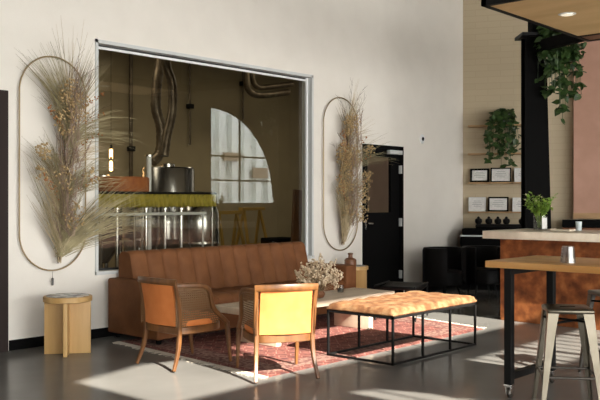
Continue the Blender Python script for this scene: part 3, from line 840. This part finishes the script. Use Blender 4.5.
TL = [(2.2, 130, .80, -.75, -.15, .25, 'o'), (2.2, 90, .72, .15, .65, .1, 'o'), (2.35, 25, .72, -.25, .25, .0, 't'), (2.0, 110, .60, -.55, -.15, .4, 'o'), (1.95, 90, .72, .45, 1.15, .7, 'o'), (1.75, 70, .5, .3, 1.2, .6, 't'),
      (1.5, 120, .62, -.75, -.25, .3, 'o'), (1.45, 110, .62, .3, 1.1, .5, 'o'), (1.2, 120, .75, -.55, .0, .2, 't'), (.92, 90, .95, -.45, .35, .1, 'o'), (.92, 260, .98, .55, 1.2, .35, 'o'), (.95, 60, .75, .4, 1.0, .2, 't'), (.95, 60, .6, -.75, -.3, .1, 't')]
CL = [(.03, 2.42, .14, 130, 's'), (.14, 2.30, .14, 110, 's'), (-.24, 1.86, .08, 50, 's'), (.0, 2.15, .13, 90, 's'), (.26, 1.62, .10, 50, 's'), (-.02, 1.6, .14, 70, 's'), (-.26, 1.66, .07, 25, 's'), (.10, 1.25, .14, 70, 's')]
arrangement(4.46, 'tall dried grass and seed head arrangement on the hoop left of the window', 3, TL, 1, .14, CL)
TR = [(2.25, 60, .62, -.55, .55, .2, 'o'), (2.35, 20, .65, -.1, .2, .0, 't'), (2.2, 26, .62, .7, 1.3, .3, 't'), (1.85, 90, .5, .2, 1.1, .3, 'o'), (1.8, 40, .95, .75, 1.2, .5, 'o'), (1.6, 100, .5, -.45, .0, .3, 'o'), (1.4, 90, .5, .2, 1.1, .5, 'o'), (1.15, 130, .55, -.5, .3, .2, 'o'), (.9, 120, .7, -.4, .5, .1, 't'), (1.05, 60, .5, .3, .9, .2, 'o')]
CR = [(.02, 2.42, .15, 150, 's'), (-.10, 2.0, .17, 200, 's'), (.05, 2.0, .15, 120, 's'), (-.08, 1.7, .2, 160, 's'), (.42, 2.1, .07, 40, 's'), (.38, 1.72, .1, 60, 's'), (.28, 1.5, .14, 90, 's'), (.24, 1.25, .15, 90, 's'), (-.02, 1.3, .15, 80, 's'), (-.16, 1.55, .1, 50, 's')]
arrangement(8.80, 'tall dried arrangement thick with ochre seed heads beside the black door', 11, TR, 1, .12, CR)

# ------------------------------------------------------------ shelf wall: shelves, frames, plants
labs = ['topmost thin wooden wall shelf, under the trailing plant', 'second wooden wall shelf from the top, behind trailing leaves', 'third wooden wall shelf, holding dark picture frames', 'lowest wooden wall shelf, holding framed certificates']
for z, lab in zip((2.60, 2.15, 1.685, 1.215), labs):
    o = MB().box(.10, 1.25, 0, .24, z - .022, z, .002).build('wall_shelf', M['shelfwood'], smooth=False)
    for v in o.data.vertices: v.co = WM @ v.co
    tag(o, lab, 'shelf', 'wooden shelves on the tiled wall')
def frame(tt, z, wd, ht, border, fm, label):
    t = thing('picture_frame', label, 'picture frame', W2(tt, .10, z), math.atan2(EX.y, EX.x), 'framed papers on the wall shelves')
    tilt = Matrix.Rotation(radians(8), 4, 'X')
    mb = MB(); b_ = border
    # local: x along wall, +y = away from room -> room side is -y after rotation? keep symmetric
    for bx in ((-wd / 2, wd / 2, 0, b_), (-wd / 2, wd / 2, ht - b_, ht), (-wd / 2, -wd / 2 + b_, 0, ht), (wd / 2 - b_, wd / 2, 0, ht)):
        mb.box(bx[0], bx[1], -.012, .012, bx[2], bx[3])
    o = mb.build('frame_border', fm, t, smooth=False, mx=tilt.inverted())
    MB().box(-wd / 2 + b_, wd / 2 - b_, -.004, .004, b_, ht - b_).build('paper', M['paper'], t, smooth=False, mx=tilt.inverted())
    ik = MB()
    for k in range(4):
        zz_ = ht * (.72 - .12 * k); ww = wd * (.12 + .1 * ((k * 7) % 3) / 2 + .08)
        ik.box(-ww, ww, -.0055, -.0045, zz_, zz_ + .006)
    ik.build('print', M['ink'], t, smooth=False, mx=tilt.inverted())
    return t
frame(.235 + .04, 1.685, .30, .225, .030, M['black'], 'black framed certificate, left one on the third shelf')
frame(.58 + .03, 1.685, .32, .235, .018, M['black'], 'black framed certificate half behind leaves, middle of the third shelf')
frame(.96, 1.685, .28, .225, .010, M['alu'], 'pale framed certificate cut off by the column on the third shelf')
frame(.235, 1.215, .27, .23, .010, M['alu'], 'thin pale framed certificate, left one on the lowest shelf')
frame(.57, 1.215, .32, .235, .022, M['black'], 'dark framed certificate, middle of the lowest shelf')
frame(.93, 1.215, .28, .225, .010, M['alu'], 'pale framed certificate cut off by the column on the lowest shelf')

def leafmesh(m_, c, L, d, up):
    """heart leaf, slightly folded"""
    d = d.normalized(); s = d.cross(up).normalized(); u = s.cross(d)
    P = [c, c + d * .12 * L + s * .34 * L, c + d * .45 * L + s * .38 * L, c + d * L, c + d * .45 * L - s * .38 * L, c + d * .12 * L - s * .34 * L]
    mid = c + d * .45 * L - u * .08 * L
    vs = [m_.bm.verts.new(p) for p in P]; vm = m_.bm.verts.new(mid)
    for i in range(6): m_.bm.faces.new((vs[i], vs[(i + 1) % 6], vm))
def pothos(loc, label, seedv, n, rx, drop, top, biasx, potr=.11):
    rr = random.Random(seedv)
    t = thing('trailing_pothos', label, 'houseplant', loc)
    MB().lathe([(potr * .7, 0), (potr, .16), (potr * 1.06, .17), (potr * .95, .17), (potr * .9, .14)], seg=28).build('pot', M['potgrey'], t)
    vin, lv = MB(), MB()
    for i in range(n):
        u = rr.uniform(-1, 1); a = rr.uniform(0, 2 * pi)
        rgt = Vector((SA, -CA, 0)); fw = Vector((-CA, -SA, 0))
        h_ = rr.uniform(.3, 1.0)
        e = rgt * (biasx + rx * u) + fw * rr.uniform(-.02, .28)
        dz = -drop * h_ * (1 - .35 * abs(u))
        pk = Vector((e.x * .5, e.y * .5, .17 + top * rr.uniform(.3, 1)))
        pts = bez((0, 0, .15), pk, (e.x, e.y, .12), (e.x * 1.05, e.y * 1.05, dz), 9)
        vin.tube(pts, .0035, 4)
        for p in pts[1:]:
            for q in range(2):
                d = Vector((rr.gauss(0, 1), rr.gauss(0, 1), rr.uniform(-1.6, .3)))
                leafmesh(lv, p + Vector((rr.gauss(0, .015), rr.gauss(0, .015), 0)), rr.uniform(.07, .13), d, Vector((rr.gauss(0, .3), rr.gauss(0, .3), 1)) + fw)
    stuff(vin.build('vines', M['leaf'], t)); stuff(lv.build('leaves', M['leaf'], t, fix=False))
    return t
pothos(W2(.66, .12, 2.60), 'trailing green pothos on the top wall shelf', 5, 22, .26, .85, .26, -.06)
# ------------------------------------------------------------ steel column with plate and plant
def cam2w(px, F): xr = (px - 300) / 840; return Vector((F * (SA * xr + CA), CY + F * (SA - CA * xr), 0))
cp = cam2w(536, 11.0)
t = thing('steel_column', 'black steel column widening downward behind the bar', 'column', cp, hd - pi / 2)
ctop = 3.52
def taper(x0b, x1b, x0t, x1t, y0_, y1_, z0_, z1_):
    m_ = MB(); vs = [m_.bm.verts.new(p) for p in ((x0b, y0_, z0_), (x1b, y0_, z0_), (x1b, y1_, z0_), (x0b, y1_, z0_), (x0t, y0_, z1_), (x1t, y0_, z1_), (x1t, y1_, z1_), (x0t, y1_, z1_))]
    for f_ in ((0, 3, 2, 1), (4, 5, 6, 7), (0, 1, 5, 4), (1, 2, 6, 5), (2, 3, 7, 6), (3, 0, 4, 7)): m_.bm.faces.new([vs[i] for i in f_])
    return m_
taper(-.17, .20, -.17, .10, -.10, -.08, 0, ctop).build('front_flange', M['black'], t, smooth=False)
taper(-.17, .22, -.17, .12, .08, .10, 0, ctop).build('rear_flange', M['black'], t, smooth=False)
MB().box(-.03, -.01, -.08, .08, 0, ctop).build('web', M['black'], t, smooth=False)
MB().box(-.23, .30, -.2, .2, ctop, ctop + .04).build('cap_plate', M['blacksteel'], t, smooth=False)
MB().box(-.08, .06, -.1, .1, ctop + .04, TOP).build('upper_post', M['black'], t, smooth=False)
pp = cam2w(548, 10.9)
pothos((pp.x, pp.y, ctop + .041), 'large trailing pothos hanging from the top of the black column', 9, 66, .27, 1.15, .05, .12)

# pink panel with wooden frame, side return and dark shelf under
t = thing('plaster_panel', 'large rose coloured plaster panel with wooden bottom edge behind the bar', 'panel', W2(1.72, .0, 0), math.atan2(EX.y, EX.x))
# local x along wall, -y toward... room side is local -y? compute sign
sgn = 1 if (Matrix.Rotation(math.atan2(EX.y, EX.x), 3, 'Z') @ Vector((0, 1, 0))).dot(NX) > 0 else -1
def bY(a_, b_): return (a_, b_) if sgn > 0 else (-b_, -a_)
ya, yb_ = bY(0, .22)
MB().box(0, 1.5, ya, yb_, 1.20, 4.3).build('plaster_face', M['pink'], t, smooth=False)
ya, yb_ = bY(0, .26)
MB().box(-.01, 1.5, ya, yb_, 1.11, 1.20).build('wood_edge', M['shelfwood'], t, smooth=False)
# back counter
t = thing('back_counter', 'black cabinet with a thin white top along the tiled wall', 'cabinet', W2(.02, 0, 0), math.atan2(EX.y, EX.x))
ya, yb_ = bY(.02, .62)
MB().box(0, 3.2, ya, yb_, 0, .83).build('cabinet_body', M['black'], t, smooth=False)
ya, yb_ = bY(.02, .66)
MB().box(-.0, 3.2, ya, yb_, .83, .85, .002).build('worktop', M['whitetrim'], t, smooth=False)
for k in range(4):
    ya, yb_ = bY(.62, .638)
    d_ = MB().box(.03 + .8 * k, .79 + .8 * k, ya, yb_, .06, .80, .002).build('cabinet_door', M['black'], t, smooth=False)
    ya, yb_ = bY(.64, .655)
    MB().box(.68 + .8 * k, .74 + .8 * k, ya, yb_, .55, .70).build('handle', M['blacksteel'], d_, smooth=False)
t = thing('espresso_machine', 'low black coffee machine on the back counter under the shelves', 'coffee machine', W2(.36, .36, .85), math.atan2(EX.y, EX.x))
MB().box(-.32, .95, -.2, .2, 0, .10, .015).build('machine_base', M['black'], t)
MB().box(-.12, .85, -.16, .16, .10, .17, .03).build('machine_top', M['leatherblack'], t)
labs = ['leftmost round black jar in the row on the coffee machine', 'second round black jar in the row on the coffee machine', 'third round black jar in the row on the coffee machine', 'fourth round black jar in the row on the coffee machine', 'round black jar nearest the column on the coffee machine']
for i, tt in enumerate((.28, .44, .58, .71, .95)):
    j = thing('black_jar', labs[i], 'jar', W2(tt, .36, 1.02), 0, 'round black jars on the coffee machine')
    MB().lathe([(.035, 0), (.055, .03), (.055, .07), (.03, .09)], seg=20).build('jar_body', M['leatherblack'], j)
    MB().lathe([(.02, .09), (.026, .10), (.012, .12)], seg=14).build('jar_lid', M['blacksteel'], j)
t = thing('equipment_rack', 'dark low equipment rack under the rose plaster panel', 'rack', W2(1.55, .1, .852), math.atan2(EX.y, EX.x))
ya, yb_ = bY(0, .3)
MB().box(0, 1.6, ya, yb_, 0, .12, .005).build('rack_body', M['terra'], t)
MB().box(0, 1.6, ya, yb_, .13, .24, .005).build('rack_shelf', M['black'], t)

# ------------------------------------------------------------ bar
BX = 8.85; BYE = -2.40
t = thing('bar_counter', 'bar with pale stone top and rusty copper front behind the high table', 'bar', (BX, BYE, 0))
MB().box(0, .55, -4.3, 0, 0, .957, .004).build('copper_front', M['copper'], t, smooth=False)
MB().box(-.235, .85, -4.4, .10, .957, 1.045, .004).build('countertop', M['stone'], t)
MB().box(.05, .55, .0, .018, .02, .95).build('end_panel', M['black'], t, smooth=False)
vx, vy = 9.2, -2.73
t = thing('flower_jar', 'glass jar of bright green stems and small flowers on the bar', 'vase', (vx, vy, 1.045))
MB().lathe([(.075, 0), (.08, .01), (.08, .17), (.075, .17), (.072, .02)], seg=28).build('jar', M['glassclear'], t)
MB().lathe([(.070, .015), (.070, .10)], seg=24).build('water', M['glassclear'], t)
MB().box(-.03, .035, -.083, -.079, .02, .15).build('label', M['paper'], t, mx=Matrix.Rotation(hd - pi / 2 + .3, 4, 'Z'))
st, lv, fl = MB(), MB(), MB(); rr = random.Random(21)
for i in range(50):
    a = rr.uniform(0, 2 * pi); q = .19 * math.sqrt(rr.random()); hh = rr.uniform(.24, .44)
    e = Vector((q * cos(a), q * sin(a), hh)); pts = bez((.03 * cos(a), .03 * sin(a), .03), (.04 * cos(a), .04 * sin(a), .2), (e.x * .7, e.y * .7, hh * .9), e, 6)
    st.tube(pts, .002, 4)
    for p in pts[3:]:
        for k in range(2): leafmesh(lv, p, rr.uniform(.03, .055), Vector((rr.gauss(0, 1), rr.gauss(0, 1), rr.uniform(-.5, 1))), Vector((0, 0, 1)))
    if i % 4 == 0: fl.blob(e, .009, 1)
stuff(st.build('stems', M['leaf_bright'], t)); stuff(lv.build('leaves', M['leaf_bright'], t, fix=False)); stuff(fl.build('flowers', M['fluff'], t))
t = thing('bar_tray', 'thin pale tray on the bar right of the flower jar', 'tray', (9.23, -2.99, 1.045))
MB().box(-.08, .08, -.12, .12, 0, .012, .003).build('tray_base', M['stone'], t)
MB().box(-.08, .08, -.12, -.112, .012, .022).box(-.08, .08, .112, .12, .012, .022).build('tray_rim', M['pale_wood'], t)
t = thing('ceramic_cup', 'pale blue cup on the bar under the rose panel', 'cup', (9.42, -3.10, 1.045))
MB().lathe([(.028, 0), (.033, .01), (.036, .105), (.032, .105), (.028, .015)], seg=24).build('cup_body', M['ceramic'], t)
MB().tube([(.034, 0, .03), (.06, 0, .035), (.064, 0, .07), (.036, 0, .085)], .005, 6).build('handle', M['ceramic'], t)

# ------------------------------------------------------------ canopy over the bar
CZ = 3.20
t = thing('bar_canopy', 'plywood canopy with black steel edge hanging over the bar', 'canopy', (6.9, -3.27, CZ))
MB().box(.05, 2.0, -.97, -.05, .002, .03).build('plywood_soffit', M['plywood'], t, smooth=False)
MB().box(2.05, 2.32, -.97, -.05, .002, .03).build('rear_soffit', M['walnut'], t, smooth=False)
fr = MB(); fr.box(0, .05, -1.02, 0, -.005, .11).box(0, 2.37, -.05, 0, -.005, .11).box(2.0, 2.05, -.97, -.05, -.005, .08).box(2.32, 2.37, -1.02, -.05, -.005, .11).box(.05, 2.32, -1.02, -.97, -.005, .11)
fr.build('steel_edge', M['blacksteel'], t, smooth=False)
for x, y in ((.3, -.2), (2.2, -.2), (.3, -.82), (2.2, -.82)): MB().tube([(x, y, .03), (x, y, TOP - CZ)], .012, 8).build('hanger_rod', M['blacksteel'], t)
p = cam2w(567, 840 * 1.8 / 186.0)
t = thing('downlight', 'round recessed downlight in the plywood canopy', 'lamp', (p.x, p.y, CZ - .003))
MB().lathe([(.075, -.004), (.085, .0), (.085, .002)], seg=32).build('trim_ring', M['whitetrim'], t)
MB().lathe([(.058, -.008), (.058, -.004)], seg=32).build('lens', M['downlight'], t)
b0 = Vector((9.27, -3.27, CZ + .09)); b1 = Vector((cp.x, cp.y, CZ + .20))
mb = MB(); mb.tube([b0, Vector((b1.x, b1.y, b1.z))], 0, 4, flat=(.06, .08), up=(0, 0, 1))
tag(mb.build('support_beam', M['black'], smooth=False), 'short black beam joining the canopy to the column top', 'beam')

# ------------------------------------------------------------ high table
TX0, TX1, TY1, TY0 = 5.34, 6.13, -4.20, -6.6
t = thing('high_table', 'tall butcher block table on black steel legs with casters at right', 'table', (TX0, TY1, 0))
H = .966
MB().box(0, TX1 - TX0, TY0 - TY1, 0, H - .046, H, .004).build('tabletop', M['tabletop'], t)
L_ = TX1 - TX0; D_ = TY1 - TY0
lp = [(.055, -.16), (L_ - .075, -.16), (.055, -D_ + .16), (L_ - .075, -D_ + .16)]
for x, y in lp:
    MB().box(x - .027, x + .027, y - .027, y + .027, .10, H - .046, .003).build('leg', M['blacksteel'], t, smooth=False)
    c_ = MB().box(x - .03, x + .03, y - .03, y + .03, .085, .10, .002).build('caster', M['chrome'], t)
    m_ = Matrix.Translation((x + .015, y, .035)) @ Matrix.Rotation(pi / 2, 4, 'X')
    MB().lathe([(.030, -.012), (.035, -.008), (.035, .008), (.030, .012)], seg=24).build('wheel', M['gunmetal_dark'], c_, mx=m_)
    q = MB(); q.box(x - .012, x + .035, y - .022, y + .022, .075, .09, .002).box(x - .012, x + .035, y - .022, y - .016, .03, .078).box(x - .012, x + .035, y + .016, y + .022, .03, .078); q.build('fork', M['chrome'], c_)
z = .13
for y in (-.16, -D_ + .16):
    MB().box(.055, L_ - .075, y - .02, y + .02, z, z + .05).build('foot_rail', M['blacksteel'], t, smooth=False)
    MB().box(.04, L_ - .05, y - .03, y + .03, H - .09, H - .046).build('apron', M['blacksteel'], t, smooth=False)
t = thing('glass_tumbler', 'frosted patterned tumbler upside down on the high table', 'glass', (5.56, -4.72, H))
MB().lathe([(.052, 0), (.042, .112), (.038, .116), (.012, .116), (.012, .112), (.036, .108), (.047, .0)], seg=32).build('tumbler_body', glass('frosted glass', (.80, .78, .76), .12, .25), t)
lt = MB()
for k in range(12):
    a = 2 * pi * k / 12; lt.tube([(.0515 * cos(a), .0515 * sin(a), .005), (.0425 * cos(a + .2), .0425 * sin(a + .2), .105)], .0022, 4)
lt.build('cut_pattern', M['glassclear'], t)

# ------------------------------------------------------------ metal stools
def stool(label, m1, m2):
    t = thing('metal_stool', label, 'bar stool', (0, 0, 0), 0, 'metal stools at the high table')
    H_ = .675; s = .145; f_ = .205
    mb = MB(); mb.box(-.152, .152, -.152, .152, H_ - .035, H_, .014)
    mb.build('seat', m1, t)
    q = MB(); q.box(-.05, .05, -.012, .012, H_ + .0005, H_ + .002, .0005); q.build('hand_slot', M['black'], t)
    for sx in (-1, 1):
        for sy in (-1, 1):
            # L-profile leg, tapered, wide at top
            m_ = MB(); rings = []
            for z, wd in ((H_ - .03, .070), (H_ - .12, .060), (.3, .042), (0.0, .026)):
                k = 1 - z / H_; cx, cy = sx * (s + (f_ - s) * k), sy * (s + (f_ - s) * k); th = .006
                prof_ = [(0, 0), (-sx * wd, 0), (-sx * wd, -sy * th), (-sx * wd * .35, -sy * th * 1.2), (-sx * th * 1.2, -sy * wd * .35), (-sx * th, -sy * wd), (0, -sy * wd)]
                rings.append([m_.bm.verts.new((cx + a, cy + b_, z)) for a, b_ in prof_])
            for i in range(3):
                for k in range(7): m_.bm.faces.new((rings[i][k], rings[i][(k + 1) % 7], rings[i + 1][(k + 1) % 7], rings[i + 1][k]))
            m_.bm.faces.new(rings[0]); m_.bm.faces.new(rings[-1][::-1])
            m_.build('leg', m1, t, smooth=False)
    z = .225; k = s + (f_ - s) * (1 - z / H_) - .012
    for a, b_ in (((-k, -k, z), (k, -k, z)), ((-k, k, z), (k, k, z)), ((-k, -k, z - .0), (-k, k, z - .0)), ((k, -k, z), (k, k, z))):
        MB().tube([a, b_], .009, 8).build('foot_rung', m2, t)
    z = H_ - .10; k = s + (f_ - s) * (1 - z / H_) - .01
    for a, b_ in (((-k, -k, z), (k, k, z)), ((-k, k, z + .012), (k, -k, z + .012))):
        MB().tube([a, b_], .008, 8).build('cross_brace', M['blacksteel'], t)
    return t
s1 = stool('gunmetal square stool in front, under the near edge of the high table', M['gunmetal'], M['gunmetal_dark'])
s2 = dup(s1)
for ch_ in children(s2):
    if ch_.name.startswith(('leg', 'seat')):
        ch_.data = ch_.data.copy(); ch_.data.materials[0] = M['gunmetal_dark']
place(s1, (5.46, -4.76, 0), hd - pi / 2 - radians(8))
place(s2, (6.62, -4.62, 0), hd - pi / 2 + radians(6), 'dark metal stool at the far side of the high table, cut by the right edge')

# ------------------------------------------------------------ light
sun = bpy.data.lights.new('sun', 'SUN'); sun.energy = 22; sun.angle = radians(.4); sun.color = (1, .93, .81)
so = bpy.data.objects.new('sun', sun); COL.objects.link(so)
so.rotation_euler = Vector((SX, 1, -SZ)).to_track_quat('-Z', 'Y').to_euler()
# sky portals
def portal(x0, x1, z0, z1):
    l = bpy.data.lights.new('portal', 'AREA'); l.shape = 'RECTANGLE'; l.size = x1 - x0; l.size_y = z1 - z0; l.cycles.is_portal = True
    o = bpy.data.objects.new('sky_portal', l); COL.objects.link(o); o.location = ((x0 + x1) / 2, ROOMY - .05, (z0 + z1) / 2); o.rotation_euler = (pi / 2, 0, 0)
    # area light faces -Z; rotate so it faces +Y
    o.rotation_euler = Vector((0, 1, 0)).to_track_quat('-Z', 'Z').to_euler()
for h_ in holes:
    xs = [p[0] for p in h_]; zs = [p[1] for p in h_]; portal(min(xs), max(xs), min(zs), max(zs))
wd_ = bpy.data.worlds.new('world'); SC.world = wd_; wd_.use_nodes = True
bg = wd_.node_tree.nodes['Background']; bg.inputs['Color'].default_value = (1, .985, .95, 1); bg.inputs['Strength'].default_value = 13
# unseen fill lights added to brighten the brewery room
l = bpy.data.lights.new('brewery_fill', 'AREA'); l.shape = 'RECTANGLE'; l.size = 3; l.size_y = 1.2; l.energy = 50; l.color = (1, .88, .68)
o = bpy.data.objects.new('brewery_fill', l); COL.objects.link(o); o.location = (8.5, 4.2, 4.6)
o = bpy.data.objects.new('brewery_fill', l); COL.objects.link(o); o.location = (13.5, 3.6, 4.6)
o = bpy.data.objects.new('brewery_fill', l); COL.objects.link(o); o.location = (4.5, 4.4, 4.6)
# downlight glow
l = bpy.data.lights.new('canopy_lamp', 'SPOT'); l.energy = 6; l.color = (1, .85, .6); l.spot_size = radians(100); l.shadow_soft_size = .05
o = bpy.data.objects.new('canopy_lamp', l); COL.objects.link(o); o.location = (p.x, p.y, CZ - .03)

SC.view_settings.view_transform = 'Standard'; SC.view_settings.look = 'None'; SC.view_settings.gamma = 1
SC.view_settings.use_curve_mapping = False
SC.view_settings.exposure = 0
SC.cycles.use_denoising = True
SC.cycles.max_bounces = 8; SC.cycles.transparent_max_bounces = 16
SC.cycles.sample_clamp_indirect = 6
SC.cycles.caustics_reflective = False; SC.cycles.caustics_refractive = False
